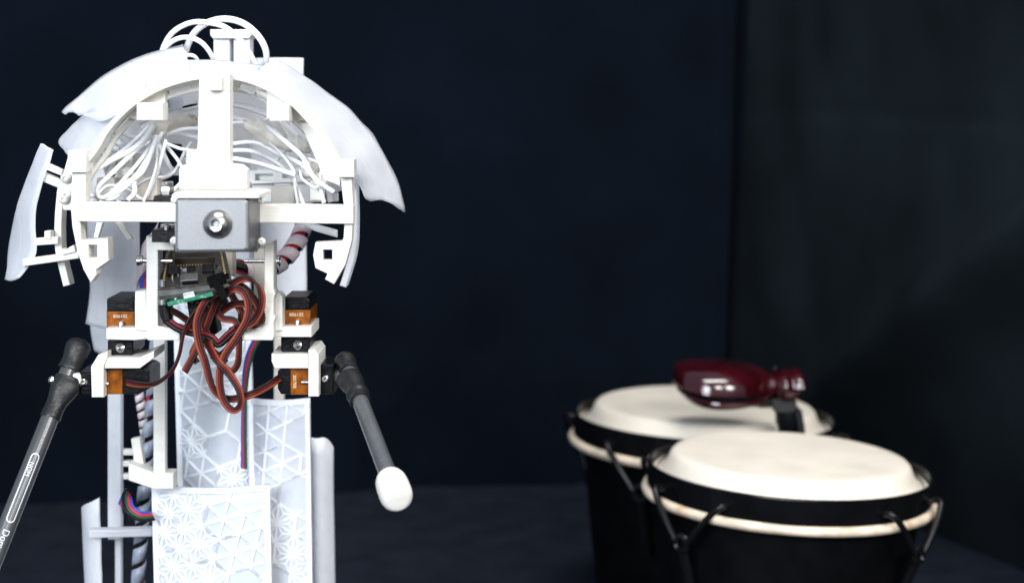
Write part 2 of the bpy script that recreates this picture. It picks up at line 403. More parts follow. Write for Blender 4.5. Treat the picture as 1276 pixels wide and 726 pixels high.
# left posts and rails of the column
part('side_post', rect(134, 490, 151, 672), 0.79, 0.005, 'shell')
part('side_post', rect(191, 420, 206, 606), 0.762, 0.005)
part('side_post', rect(143, 672, 151, 900), 0.80, 0.004, 'shell')
for yy in (560, 574, 590): part('strut', rect(150, yy, 166, yy + 7), 0.792, 0.004)
part('strut', [(110, 659), (190, 657), (190, 668), (110, 670)], 0.784, 0.004, 'shell')
part('bracket_arm', [(160, 577), (192, 589), (216, 589), (216, 609), (192, 609), (160, 598)], 0.76, 0.010)
part('bracket_tab', [(163, 547), (174, 545), (180, 586), (168, 583)], 0.768, 0.005)
# lower left half-tube shell
m = MB(); vs = []; x0, x1 = P(96, 650, .80).x, P(131, 650, .80).x; r = (x1 - x0)
for i in range(17):
    a = math.pi * 0.5 * i / 16
    for j in range(20):
        top = P(100, 640 - 27 * (i / 16) ** 1.4, .80).z; z = top * j / 19
        p = Vector((x1 - r * math.cos(a), 0.80 + 0.020 - 0.030 * math.sin(a), z)); vs.append(p + noise.noise_vector(p * 70) * 0.0006)
m.add(vs, [(i * 20 + j, (i + 1) * 20 + j, (i + 1) * 20 + j + 1, i * 20 + j + 1) for i in range(16) for j in range(19)])
m.build('side_shell', 'shell', RB, solid=0.0015)
# spiral-wrapped cable looms
def loom(pts, r, cols, turns, wrapmat='wrap'):
    c = cr([P(*p) for p in pts], 14); n = len(c)
    root = MB(); root.sweep(c, r * 0.55, 8); o = root.build('cable_loom', cols[0], RB)
    T = [(c[min(i + 1, n - 1)] - c[max(i - 1, 0)]).normalized() for i in range(n)]
    for k, cn in enumerate(cols[1:]):
        a = 2 * math.pi * k / max(1, len(cols) - 1) + 0.5; pts2 = []
        for i in range(n):
            u = T[i].cross(Vector((0, 1, 0))).normalized(); v = T[i].cross(u)
            pts2.append(c[i] + (u * math.cos(a + i * .05) + v * math.sin(a + i * .05)) * r * 0.5)
        q = MB(); q.sweep(pts2, r * 0.42, 6); q.build('wire', cn, o)
    c2 = resample(c, turns * 14); pts2 = []; n2 = len(c2)
    for i in range(n2):
        t = (c2[min(i + 1, n2 - 1)] - c2[max(i - 1, 0)]).normalized()
        u = t.cross(Vector((0, 1, 0))).normalized(); v = t.cross(u); a = 2 * math.pi * i / 14
        pts2.append((c2[i], t, u, v, a))
    q = MB(); vs = []; L = sum((b - a).length for a, b in zip(c2, c2[1:])); half = L / turns * 0.38
    for (p, t, u, v, a) in pts2:
        rad = (u * math.cos(a) + v * math.sin(a)) * r
        vs += [p + rad - t * half, p + rad * 1.03, p + rad + t * half]
    q.add(vs, [(3 * i + j, 3 * i + 3 + j, 3 * i + 4 + j, 3 * i + 1 + j) for i in range(n2 - 1) for j in range(2)])
    q.build('spiral_wrap', wrapmat, o, solid=0.0004)
    return o
loom([(196, 420, .80), (190, 500, .80), (184, 560, .80), (178, 640, .80), (172, 726, .80), (166, 860, .80)], 0.0034, ['w_black', 'w_black', 'w_bred', 'w_black'], 17, 'wrap_grey')
loom([(172, 482, .80), (178, 520, .80), (184, 570, .805)], 0.0022, ['w_black', 'w_black'], 9)
loom([(282, 330, .74), (300, 334, .74), (325, 336, .75), (348, 328, .76), (366, 308, .77), (377, 285, .78), (380, 262, .79), (376, 240, .79)], 0.0042, ['w_bred', 'w_black', 'w_bred'], 9)
loom([(186, 300, .78), (180, 330, .78), (178, 352, .78), (182, 366, .78)], 0.0024, ['w_bred', 'w_blue', 'w_blue'], 1)
def ribbon(pts, cols, sp, r, twist=0.0, name='ribbon_cable', per=8, parent=None):
    """flat cable of several strands; twist may be a list along the path (radians)"""
    c = cr([P(*p) for p in pts], per); n = len(c)
    tw = twist if isinstance(twist, (list, tuple)) else [twist, twist]
    def twv(s):
        f = s * (len(tw) - 1); i = min(int(f), len(tw) - 2); return tw[i] + (tw[i + 1] - tw[i]) * (f - i)
    T = [(c[min(i + 1, n - 1)] - c[max(i - 1, 0)]).normalized() for i in range(n)]
    root = None
    for k, (cn, nm) in enumerate(cols):
        off = (k - (len(cols) - 1) / 2) * sp; pts2 = []
        for i in range(n):
            view = (c[i] - CAM).normalized(); side = T[i].cross(view)
            if side.length < 0.05: side = Vector((1, 0, 0))
            side.normalize(); v = T[i].cross(side)
            a = twv(i / (n - 1)); pts2.append(c[i] + (side * math.cos(a) + v * math.sin(a)) * off)
        q = MB(); q.sweep(pts2, r, 8)
        if root is None: root = q.build(name, cn, parent or RB, angle=70)
        else: q.build(nm, cn, root, angle=70)
    return root
RGB4 = [('w_blue', 'wire'), ('w_bred', 'wire'), ('w_green', 'wire'), ('w_black', 'wire')]
ribbon([(190, 642, .77), (176, 643, .765), (162, 634, .765), (158, 620, .77), (160, 614, .78), (153, 630, .79), (150, 648, .80)], RGB4, 0.0014, 0.0008, 0.5)
ribbon([(322, 420, .775), (312, 440, .775), (306, 470, .775), (304, 520, .775), (304, 583, .775)], RGB4[:3], 0.0012, 0.0008, [0.2, 0.3, 1.1, 0.8])

# --- head shell panels
loft('shell_panel', [(104, 143, .692), (126, 150, .673), (150, 138, .6665), (185, 116, .6665), (238, 98, .6665)], [(77, 140, .73), (97, 122, .745), (124, 99, .75), (161, 77, .755), (196, 65, .76), (229, 57, .76)], 'shell', RB, bulge=0.001)
loft('shell_panel', [(152, 142, .676), (134, 164, .676), (118, 188, .676), (100, 206, .678)], [(106, 141, .70), (88, 160, .71), (74, 177, .72), (84, 187, .715)], 'shell', RB, bulge=0.003, nu=24)
loft('shell_panel', [(180, 118, .6655), (222, 101, .6655), (268, 96, .6655), (315, 102, .6655), (350, 119, .6655)], [(196, 80, .74), (225, 76, .745), (262, 76, .75), (300, 79, .75), (335, 84, .75)], 'shell', RB, bulge=0.0015)
loft('shell_panel', [(318, 104, .667), (345, 116, .667), (368, 133, .667), (390, 157, .668), (408, 181, .67), (423, 204, .675), (436, 216, .685), (446, 229, .695), (455, 248, .70)],
     [(326, 82, .75), (348, 77, .75), (377, 94, .755), (402, 111, .76), (434, 135, .755), (454, 158, .75), (469, 175, .745), (482, 201, .74), (497, 233, .735), (505, 262, .73)], 'shell', RB, bulge=0.002, rag=0.0012)
loft('ear_shell', [(65, 186, .70), (61, 204, .70), (52, 228, .70), (45, 255, .70), (43, 285, .70), (43, 318, .70), (22, 348, .70)],
     [(55, 182, .73), (48, 195, .73), (36, 222, .735), (20, 266, .74), (11, 313, .74), (10, 346, .735)], 'shell', RB, bulge=0.003, centre=(200, 270, .72))
# ear struts
part('ear_strut', [(58, 203), (78, 212), (76, 219), (56, 211)], .70, .004)
part('ear_strut', [(53, 214), (80, 226), (77, 236), (50, 225)], .702, .004)
part('ear_strut', [(43, 297), (72, 295), (72, 304), (43, 306)], .70, .004)
part('ear_strut', [(55, 288), (63, 288), (63, 298), (55, 298)], .699, .006)
part('ear_strut', [(28, 323), (78, 316), (98, 313), (98, 322), (28, 332)], .698, .005)
part('ear_strut', [(76, 310), (83, 311), (86, 308), (92, 305), (94, 314), (78, 318)], .697, .006)
part('side_strip', band([(76, 232), (73, 262), (72, 290), (74, 318), (83, 356)], 9), .705, .008, 'pla')
part('side_strip', band([(437, 200), (440, 235), (441, 275), (439, 315), (427, 357)], 8.5), .70, .012, 'shell')

# --- head frame (front arch)
ARCH = [(95, 222), (104, 206), (119, 186), (134, 161), (155, 138), (180, 119), (205, 107), (236, 98), (268, 95), (300, 98), (320, 104), (341, 114), (366, 131), (390, 156), (409, 181), (424, 206), (433, 222)]
part('head_arch', band(ARCH, 6.5), .652, .010)
IN = [(x + (268 - x) * .05, y + (262 - y) * .055) for x, y in ARCH]
part('head_arch', [band(IN, 17)] + [band(IN[i:i + 2], 6, 4) for i in (1, 2, 3, 5, 6, 9, 10, 12, 13, 14)], .664, .003)
part('head_arch', band([(100, 230), (122, 192), (150, 152), (185, 124), (225, 108), (268, 104), (312, 108), (350, 124), (386, 154), (412, 192), (428, 230)], 14), .70, .004, 'inner')
part('head_arch', band([(112, 240), (130, 200), (160, 158), (195, 136), (230, 124), (268, 120), (306, 123), (340, 134), (375, 162), (400, 200), (420, 240)], 15), .745, .004, 'inner')
# flared webs beside the arch blocks
part('arch_web', [(150, 142), (176, 120), (206, 108), (206, 146), (170, 150)], .661, .004, 'pla')
part('arch_web', [(332, 108), (362, 128), (380, 150), (360, 152), (332, 148)], .661, .004, 'pla')
part('arch_web', [(372, 150), (392, 158), (408, 184), (424, 208), (424, 232), (404, 224), (390, 190)], .663, .004, 'pla')
part('side_plate', [(86, 190), (79, 215), (70, 241), (75, 246), (79, 262), (96, 262), (96, 190)], .675, .012)
for (a, b, c, d, y) in ((170, 128, 202, 150, .646), (336, 130, 360, 151, .646), (84, 188, 107, 215, .648), (421, 199, 441, 221, .648)):
    part('arch_block', rect(a, b, c, d), y, .012, bev=.0006)
part('front_post', [(248, 93), (286, 93), (286, 204), (300, 206), (307, 212), (307, 236), (223, 236), (223, 211), (228, 206), (239, 205), (243, 199), (246, 180)], .643, .009, bev=.0006)
part('post_tab', rect(259, 97, 276, 113), .638, .005, bev=.0006)
part('crossbar', [(96, 252), (440, 256), (440, 279), (96, 276)], .6500, .0085, bev=.0006)
part('crossbar', [(100, 256), (430, 258), (430, 266), (100, 264)], .70, .006)
# side legs
part('frame_leg', [[(90, 215), (107, 215), (106, 250), (100, 276), (101, 299), (134, 297), (135, 325), (119, 336), (120, 342), (113, 352), (104, 336), (96, 312), (90, 283), (88, 258)], rect(110, 305, 121, 321)], .6512, .009)
part('frame_leg', [(424, 220), (438, 220), (440, 262), (438, 300), (430, 330), (416, 354), (405, 348), (408, 341), (420, 318), (428, 296), (430, 268)], .653, .009)
part('leg_bracket', [[(393, 302), (430, 300), (430, 318), (418, 340), (410, 342), (393, 334), (390, 318)], rect(402, 311, 414, 324)], .655, .006)
part('frame_brace', [(366, 274), (374, 274), (420, 287), (420, 296), (392, 288)], .69, .003, 'shell')
part('frame_brace', [(120, 277), (128, 277), (122, 297), (116, 297)], .69, .004)
part('frame_brace', [(143, 277), (151, 277), (165, 298), (158, 300)], .68, .003)
# inner skull plates, servo mounts and rails seen between the wires
part('inner_plate', [[(112, 196), (146, 186), (190, 192), (200, 215), (182, 250), (112, 250)], [(128, 206), (144, 198), (150, 214), (134, 226)], rect(158, 210, 172, 226)], .73, .004, 'inner')
part('inner_plate', [(140, 150), (165, 140), (178, 170), (150, 176)], .735, .004, 'inner')
part('inner_plate', [[(300, 225), (322, 215), (404, 220), (404, 252), (300, 252)], rect(340, 229, 362, 242)], .72, .004, 'inner')
part('inner_plate', [(314, 152), (345, 145), (372, 190), (372, 225), (330, 225), (314, 200)], .758, .004, 'inner')
part('inner_block', rect(146, 192, 165, 228), .71, .010)
part('inner_block', rect(120, 222, 143, 246), .70, .012, 'pla_warm')
part('inner_block', rect(165, 222, 196, 250), .69, .010, 'pla_warm')
part('inner_block', rect(338, 232, 366, 256), .69, .010)
part('inner_block', [(386, 226), (402, 226), (402, 250), (386, 250)], .685, .010, 'pla')
part('inner_block', rect(214, 236, 244, 252), .70, .020)
part('inner_block', rect(232, 186, 250, 210), .68, .010)
part('inner_rib', band([(126, 252), (136, 214), (158, 180), (190, 156)], 6), .712, .006, 'inner')
part('inner_rib', band([(412, 252), (402, 214), (380, 180), (350, 152)], 6), .712, .006, 'inner')
part('inner_rib', band([(330, 252), (334, 222), (346, 196), (366, 176)], 5), .725, .005, 'inner')
part('inner_rib', [(292, 150), (372, 176), (370, 182), (292, 157)], .735, .005, 'inner')
part('inner_rib', [(244, 150), (150, 176), (152, 182), (244, 157)], .735, .005, 'inner')
part('inner_rib', [[(300, 214), (400, 206), (406, 226), (300, 230)], rect(318, 217, 340, 225), rect(352, 214, 380, 222)], .716, .004, 'inner')
for (x, yy) in ((82, 222), (83, 243), (80, 248)):
    screw('plastic_screw', P(x, yy, .674), Vector((0, -1, 0)), .0022, .0018, 'pla', RB)
RD = band([(96, 262), (110, 222), (128, 190), (152, 158), (182, 134), (220, 116), (268, 110), (316, 116), (352, 134), (384, 158), (408, 190), (424, 222), (432, 262)], 6)
half = len(RD) // 2
part('rear_dome', [RD[half:][::-1] + [(432, 262), (96, 262)], [(213, 114), (246, 108), (247, 136), (226, 140), (212, 134)], [(205, 178), (226, 180), (230, 196), (216, 210), (206, 200)], [(374, 158), (384, 164), (392, 182), (386, 186), (376, 172)], rect(408, 242, 420, 250), rect(288, 176, 312, 214), rect(108, 216, 116, 236)], .765, .003, 'inner')
# little glass lens with a green chip
m = MB(); m.lathe(P(214, 128, .715), Vector((0, -1, 0)), [(0, .004), (.0022, .0037), (.0038, .0025), (.0045, 0), (.0045, -.004), (0, -.004)], 24)
lz = m.build('lens', 'shell', RB); plate('chip', [(202, 117), (208, 117), (210, 133), (204, 136)], .709, .003, 'pcb_green', lz)
# hot glue and connector lumps
def lump(px, py, y, rx, ry, rot, seed):
    bm = bmesh.new(); bmesh.ops.create_icosphere(bm, subdivisions=3, radius=1)
    c = P(px, py, y); a = math.radians(rot)
    for v in bm.verts:
        k = 1 + 0.45 * noise.noise(v.co * 1.6 + Vector((seed, 0, 0)))
        x, z = v.co.x * mm(rx, y) * k, v.co.z * mm(ry, y) * k
        v.co = c + Vector((x * math.cos(a) - z * math.sin(a), v.co.y * mm(ry, y) * k, x * math.sin(a) + z * math.cos(a)))
    me = bpy.data.meshes.new('glue_lump'); bm.to_mesh(me); bm.free(); me.materials.append(M['glue'])
    for p in me.polygons: p.use_smooth = True
    return finish(bpy.data.objects.new('glue_lump', me), RB)
lump(222, 152, .70, 24, 12, 12, 1); lump(334, 168, .70, 30, 13, -32, 2); lump(388, 210, .69, 15, 14, -20, 3)
lump(196, 160, .69, 14, 10, 30, 4); lump(372, 180, .70, 14, 9, -35, 5); lump(160, 215, .70, 9, 7, 0, 6); lump(398, 225, .685, 9, 10, 0, 8)
# white wires in the head
W = [
 ([(192, 160, .685), (170, 184, .675), (129, 206, .668), (108, 222, .666), (103, 236, .666), (112, 244, .668), (140, 245, .67), (159, 231, .672), (178, 209, .675), (195, 170, .685)], 2.6),
 ([(198, 163, .69), (181, 195, .68), (156, 225, .672), (132, 245, .668), (110, 249, .67)], 2.6),
 ([(203, 165, .69), (184, 203, .68), (167, 225, .675), (169, 239, .672), (160, 250, .672)], 2.6),
 ([(186, 158, .69), (160, 182, .68), (125, 204, .67), (107, 216, .668), (99, 230, .668)], 2.4),
 ([(93, 178, .70), (115, 166, .70), (143, 165, .70), (164, 172, .70), (186, 168, .70)], 2.4),
 ([(90, 186, .70), (118, 172, .70), (146, 173, .70), (166, 183, .70), (190, 172, .70)], 2.4),
 ([(98, 192, .71), (124, 178, .705), (150, 184, .70), (168, 192, .70)], 2.2),
 ([(95, 196, .71), (122, 186, .70), (148, 190, .70), (162, 197, .70)], 2.2),
 ([(199, 180, .70), (210, 200, .70), (211, 218, .70), (196, 226, .70), (176, 226, .70)], 2.6),
 ([(240, 180, .70), (231, 189, .70), (214, 214, .695), (186, 222, .69), (170, 230, .69)], 2.6),
 ([(203, 176, .69), (225, 184, .685), (252, 188, .69)], 2.8),
 ([(195, 185, .69), (196, 214, .68), (181, 252, .675)], 2.2),
 ([(206, 172, .695), (230, 162, .69), (258, 158, .69)], 2.4),
 ([(204, 168, .70), (228, 168, .70), (258, 172, .70)], 2.4),
 ([(230, 196, .71), (236, 214, .71), (226, 236, .71), (205, 252, .71)], 2.4),
 ([(280, 196, .68), (322, 203, .68), (371, 218, .678)], 2.6),
 ([(280, 187, .69), (313, 189, .69), (341, 198, .69), (355, 210, .69), (368, 228, .685), (379, 258, .68)], 2.4),
 ([(280, 151, .70), (308, 155, .70), (328, 162, .70)], 2.6),
 ([(280, 145, .71), (306, 149, .71), (326, 158, .71)], 2.4),
 ([(330, 156, .68), (360, 181, .675), (379, 198, .672), (393, 220, .67), (413, 237, .672)], 3.2),
 ([(333, 176, .685), (352, 190, .685), (364, 212, .68), (366, 232, .68), (374, 258, .68)], 2.2),
 ([(372, 210, .675), (378, 224, .672), (390, 232, .67), (400, 230, .672)], 2.0),
 ([(374, 206, .68), (384, 196, .675), (396, 204, .672), (400, 222, .672)], 2.0),
 ([(118, 250, .69), (132, 232, .69), (156, 236, .685), (176, 246, .68), (192, 232, .68), (200, 206, .685), (206, 176, .69)], 2.6),
 ([(190, 166, .685), (165, 192, .675), (138, 214, .668), (122, 232, .666), (126, 246, .668), (150, 240, .67), (172, 218, .675), (190, 190, .682), (199, 170, .688)], 2.6),
 ([(206, 182, .695), (222, 200, .69), (228, 222, .69), (214, 240, .69), (196, 250, .69)], 2.4),
 ([(286, 178, .70), (316, 178, .70), (346, 192, .695), (376, 204, .68), (396, 226, .675), (404, 250, .675)], 2.6),
 ([(150, 252, .70), (140, 238, .70), (150, 226, .70), (170, 236, .70), (200, 246, .70), (224, 252, .70)], 2.2),
 ([(310, 110, .73), (330, 124, .73), (356, 150, .72), (372, 176, .71)], 2.2),
 ([(286, 132, .73), (312, 134, .73), (340, 150, .72)], 2.2),
 ([(150, 150, .73), (172, 140, .73), (200, 142, .72), (226, 138, .72), (252, 134, .72)], 2.2),
 # big loops over the crown
 ([(228, 86, .77), (232, 62, .765), (243, 40, .76), (262, 27, .755), (284, 24, .75), (306, 31, .75), (324, 48, .75), (332, 68, .755), (328, 90, .765)], 3.9),
 ([(197, 84, .77), (204, 58, .765), (216, 40, .76), (236, 29, .755), (256, 28, .75), (282, 35, .745), (304, 56, .745), (322, 86, .755)], 3.2),
 ([(196, 80, .765), (206, 60, .76), (220, 49, .755), (236, 47, .75), (252, 54, .75), (264, 70, .755), (268, 88, .765)], 3.0),
 ([(224, 84, .75), (228, 72, .748), (236, 69, .748), (244, 72, .75), (250, 84, .755)], 2.4),
]
for i_, (pts, r) in enumerate(W):
    if i_ < len(W) - 4:
        pts = [(x + random.uniform(-3, 3), y + random.uniform(-3, 3), z) for x, y, z in pts]; r *= random.uniform(.7, 1.25)
    tube('head_wire', pts, r, 'wire_white', RB, per=8, seg=8)

# --- head motor
MO = part('motor', [(218, 250), (221, 247), (304, 247), (310, 250), (310, 310), (305, 314), (222, 315), (218, 311)], .622, .030, 'motor', bev=.0012)
plate('motor_top_highlight', [(214, 243), (216, 241), (318, 241), (322, 243), (322, 247), (214, 247)], .6205, .032, 'pla', MO)  # white strip added for the ceiling light caught on the motor's top
plate('motor_flange', [(216, 247), (320, 246), (322, 252), (322, 308), (320, 314), (218, 314)], .6515, .003, 'motor', MO)
m = MB(); c = P(271, 279, .622); k = mm(18.5, .622)
m.lathe(c, Vector((0, -1, 0)), [(0, k * .35), (k * .24, k * .35), (k * .30, k * .80), (k * .42, k * .82), (k * .66, k * .70), (k * .86, k * .45), (k * .98, k * .15), (k, 0), (k, -.001)], 40)
m.build('bolt', 'steel_dark', MO, angle=35)
m = MB(); m.lathe(c, Vector((0, -1, 0)), [(0, k * .40), (k * .235, k * .40), (k * .235, k * .1)], 6); m.build('hex_socket', 'steel', MO, smooth=False)
for (x, yy) in ((218, 249), (217, 300), (325, 249), (326, 301)):
    screw('corner_screw', P(x, yy, .640), Vector((0, -1, 0)), mm(5.2, .64), mm(4, .64), 'pla', MO)
# joint bearings on the motor's left
part('bearing_block', [(192, 244), (220, 243), (220, 252), (190, 252)], .66, .014, 'black')
part('bearing_block', [(189, 287), (220, 287), (220, 302), (189, 302)], .66, .014, 'black')
for (x0, x1, y0, y1) in ((199, 217, 232, 242), (202, 216, 226, 233), (200, 218, 279, 287)):
    m = MB(); a = P((x0 + x1) / 2, y1, .667); h = mm(y1 - y0, .667); r = mm((x1 - x0) / 2, .667)
    m.lathe(a, Vector((0, 0, 1)), [(0, 0), (r * .95, 0), (r, h * .15), (r, h * .85), (r * .9, h), (0, h)], 6 if y1 - y0 > 8.5 else 20)
    m.build('nut', 'steel', RB, angle=30)
screw('nut', P(308, 232, .66), Vector((0, 0, 1)), .0022, .002, 'steel', RB)

# --- lower U bracket
part('bracket_upright', [(182, 294), (217, 300), (217, 312), (197, 312), (197, 406), (224, 410), (224, 424), (184, 424), (182, 420)], .675, .010, bev=.0006)
part('bracket_upright', [(329, 303), (341, 301), (341, 360), (343, 366), (341, 372), (341, 392), (343, 396), (341, 402), (341, 420), (339, 424), (300, 424), (300, 411), (326, 408), (329, 404)], .675, .010, bev=.0006)
part('bracket_plate', [(168, 363), (183, 361), (183, 413), (168, 411)], .682, .010)
part('bracket_plate', [(340, 364), (348, 366), (352, 370), (352, 412), (340, 413)], .682, .010)
part('bracket_side', rect(316, 312, 330, 412), .705, .012, 'pla_warm')
part('bracket_side', rect(277, 312, 289, 342), .72, .012, 'pla_warm')
part('bracket_side', [(196, 404), (228, 409), (228, 418), (196, 418)], .70, .012, 'pla_warm')
for x0, x1, s in ((180, 171, -1), (340, 349, 1)):
    m = MB(); a = P(x0, 325, .68); ax = Vector((s, 0, 0)); r = mm(7, .68); l = mm(9, .68)
    m.lathe(a, ax, [(0, -.012), (r * .45, -.012), (r * .45, 0), (r * .5, l * .2), (r * .95, l * .2), (r, l * .3), (r, l * .9), (r * .9, l), (r * .5, l), (r * .4, l * .6), (0, l * .6)], 20)
    m.build('cap_screw', 'steel', RB, angle=30)

# --- electronics
def quadboard(name, q, th, mat, parent):
    """q: four corners tl, tr, br, bl in world; returns obj and mapping"""
    n = (q[1] - q[0]).cross(q[3] - q[0]).normalized()
    if n.dot(CAM - q[0]) < 0: n = -n
    m = MB(); vs = list(q) + [p - n * th for p in q]
    m.add(vs, [(0, 1, 2, 3), (7, 6, 5, 4), (0, 4, 5, 1), (1, 5, 6, 2), (2, 6, 7, 3), (3, 7, 4, 0)])
    o = m.build(name, mat, parent, smooth=False, bevel=.0002)
    def at(u, v, h=0): return q[0].lerp(q[1], u).lerp(q[3].lerp(q[2], u), v) + n * h
    def comp(name, u0, v0, u1, v1, h, mat):
        c = MB(); a = [at(u0, v0, h), at(u1, v0, h), at(u1, v1, h), at(u0, v1, h)]; b = [at(u0, v0, 0), at(u1, v0, 0), at(u1, v1, 0), at(u0, v1, 0)]
        c.add(a + b, [(0, 1, 2, 3), (0, 4, 5, 1), (1, 5, 6, 2), (2, 6, 7, 3), (3, 7, 4, 0)]); return c.build(name, mat, o, smooth=False, bevel=.00015)
    return o, at, comp
q = [P(208, 310, .705), P(280, 310, .705), P(290, 353, .668), P(197, 360, .668)]
o, at, comp = quadboard('circuit_board', q, .0016, 'pcb_black', RB)
comp('chip_shield', .18, .02, .80, .42, .003, 'shield')
for k in range(12): comp('solder_pad', .22 + k * .045, .445, .24 + k * .045, .475, .0008, 'gold')
for side in (0.05, 0.90):
    for k in range(14): comp('pin', side, .03 + k * .064, side + .035, .055 + k * .064, .0022, 'gold')
comp('chip', .10, .55, .26, .72, .0016, 'black'); comp('chip', .60, .52, .78, .70, .0016, 'black'); comp('chip', .38, .52, .5, .62, .0012, 'black')
rnd = random.Random(4)
for k in range(26):
    u, v = rnd.uniform(.1, .85), rnd.uniform(.5, .95); s = rnd.uniform(.012, .03)
    comp('component', u, v, u + s, v + s * 1.2, .0011, rnd.choice(['solder', 'solder', 'black', 'gold']))
usb = comp('usb_socket', .30, .80, .54, .97, .0026, 'usb')
m = MB(); p0 = at(.33, .985, .0007); p1 = at(.53, .985, .0007); nn = (at(.5, .5, 1) - at(.5, .5, 0))
m.add([p0, p1, p1 + nn * .0016, p0 + nn * .0016], [(0, 1, 2, 3)]); m.build('socket_opening', 'black', usb, smooth=False, solid=.0003)
# board edge spacer, standoffs
q2 = [P(197, 362, .666), P(285, 353, .666), P(287, 357, .664), P(197, 369, .664)]
quadboard('board_edge', q2, .003, 'grey_board', RB)
q3 = [P(214, 370, .676), P(266, 358, .676), P(265, 364, .660), P(208, 377, .660)]
o, at, comp = quadboard('green_board', q3, .0016, 'pcb_green', RB)
comp('solder_blob', .35, .1, .6, .8, .0018, 'solder')
for k in range(5): comp('component', .12 + k * .17, .3, .18 + k * .17, .6, .001, rnd.choice(['solder', 'black']))
part('board_connector', [(232, 372), (263, 368), (261, 412), (250, 424), (238, 410)], .682, .010, 'black')
part('board_connector', [(240, 398), (268, 392), (272, 414), (254, 426)], .688, .010, 'black')
for k in range(3): part('pin', rect(237 + k * 7, 375, 241 + k * 7, 378), .6815, .002, 'gold')
for yy, r0 in ((352, 4), (366, 5), (374, 6)):
    m = MB(); a = P(203, yy + 5, .668); r = mm(r0, .668); m.lathe(a, Vector((0, 0, 1)), [(0, 0), (r, 0), (r, mm(9, .668)), (0, mm(9, .668))], 16); m.build('standoff', 'steel', RB, angle=30)

# --- servos
def servo_upright(xl, xr, yt, ym, yb, pin_x, txt):
    s = part('servo', [(xl + 2, yt), (xr - 4, yt), (xr, yt + 4), (xr, ym), (xl, ym), (xl, yt + 2)], .690, .0235, 'black', bev=.0005)
    plate('label_band', rect(xl - .3, ym, xr + .8, yb), .6895, .0240, 'amber', s, .0003)
    text_on(txt, (xl + xr) / 2, ym + 5.5, .68935, 4.2, math.pi, 'print_grey', s)
    m = MB(); m.lathe(P(pin_x, yb, .6880), Vector((0, 0, 1)), [(0, 0), (.0012, 0), (.0012, .0024), (.0009, .0030), (0, .0030)], 14); m.build('pin', 'steel', s, angle=30)
    return s
s1 = servo_upright(133, 167, 371, 388, 409, 151, '201908')
s2 = servo_upright(353, 386, 370, 386, 407, 371, '201908')
part('servo_bracket', [(132, 409), (168, 408), (176, 407), (190, 404), (190, 422), (168, 424), (132, 423)], .683, .028, bev=.0006)
part('servo_bracket', [(340, 404), (346, 407), (388, 407), (388, 420), (346, 420), (340, 424)], .683, .028, bev=.0006)
for s, (xl, xr, y0, y1, sx) in ((s1, (134, 166, 424, 443, 150)), (s2, (350, 386, 420, 440, 371))):
    b = plate('servo_foot', [(xl, y0), (xr, y0), (xr, y1 - 3), (xr - 3, y1), (xl + 3, y1), (xl, y1 - 4)], .6905, .0225, 'black', s, .0005)
    yy = (y0 + y1) / 2 - .5; m = MB(); c = P(sx, yy, .6905)
    m.lathe(c, Vector((0, -1, .25)), [(0, .0004), (.0010, .0010), (.0019, .0007), (.0023, 0), (.0023, -.001)], 20, ); m.build('screw', 'steel', s)
# lower servos, lying
s3 = part('servo', [(150, 459), (180, 458), (186, 462), (186, 484), (172, 491), (150, 491)], .690, .0225, 'black', bev=.0005)
plate('label_band', rect(130, 460, 152.5, 491), .6895, .0235, 'amber', s3, .0003)
s4 = part('servo', [(346, 462), (350, 459), (364, 459), (364, 491), (350, 491), (346, 484)], .690, .0225, 'black', bev=.0005)
plate('label_band', rect(362, 459, 384.5, 491.5), .6895, .0235, 'amber', s4, .0003)
text_on('201708', 367, 475, .68935, 4.0, -math.pi / 2, 'print_grey', s4)
for s, (x0, x1, yy) in ((s3, (127, 135.5, 477.5)), (s4, (376, 385, 476))):
    m = MB(); a = P(x0, yy, .688); l = P(x1, yy, .688).x - a.x
    m.lathe(a, Vector((1, 0, 0)), [(0, 0), (.0009, 0), (.0009, l), (0, l)], 14); m.build('pin', 'steel', s, angle=30)
# arm brackets
def prism3(name, front, back, mat, parent, bevel=.0005):
    m = MB(); n = len(front); m.add(front + back, [tuple(range(n)), tuple(range(2 * n - 1, n - 1, -1))] + [(i, (i + 1) % n, n + (i + 1) % n, n + i) for i in range(n)])
    return m.build(name, mat, parent, smooth=False, bevel=bevel)
part('arm_bracket', [(113, 457), (122, 442), (134, 438), (134, 445), (129, 457), (129, 495), (114, 495)], .684, .026, bev=.0006)
part('arm_bracket', [(130, 445), (174, 445), (192, 437), (192, 446), (174, 459), (130, 459)], .685, .022, bev=.0006)
part('arm_bracket', [(384, 436), (392, 435), (397, 442), (397, 494), (384, 494)], .684, .026, bev=.0006)
part('arm_bracket', [(338, 441), (384, 441), (384, 459), (342, 459), (338, 450)], .685, .024, bev=.0006)
# output hubs and horns
for s, (xa, xb, y0, y1, hx0, hx1, hy0, hy1, sx) in ((s3, (99, 114, 460, 492, 86, 99, 463, 483, 104.5)), (s4, (397, 416, 453, 491, 416, 428, 459, 478, 406))):
    b = plate('output_hub', [(xa, y0 + 4), (xa + 4, y0), (xb, y0 + 1), (xb, y1), (xa + 3, y1), (xa, y1 - 3)], .691, .022, 'black', s, .0006)
    c = P(sx, (y0 + y1) / 2, .6910); m = MB(); m.lathe(c, Vector((0, -1, 0)), [(0, .0006), (.0008, .0012), (.0015, .0008), (.0019, 0), (.0019, -.001)], 20); m.build('screw', 'steel', s)
    a = P(hx0, (hy0 + hy1) / 2, .70); l = P(hx1, 470, .70).x - a.x; r = mm((hy1 - hy0) / 2, .70)
    m = MB(); m.lathe(a, Vector((1, 0, 0)), [(0, 0), (r * .9, 0), (r, .0005), (r, l), (0, l)], 24); m.build('servo_horn', 'pla', s, angle=40)

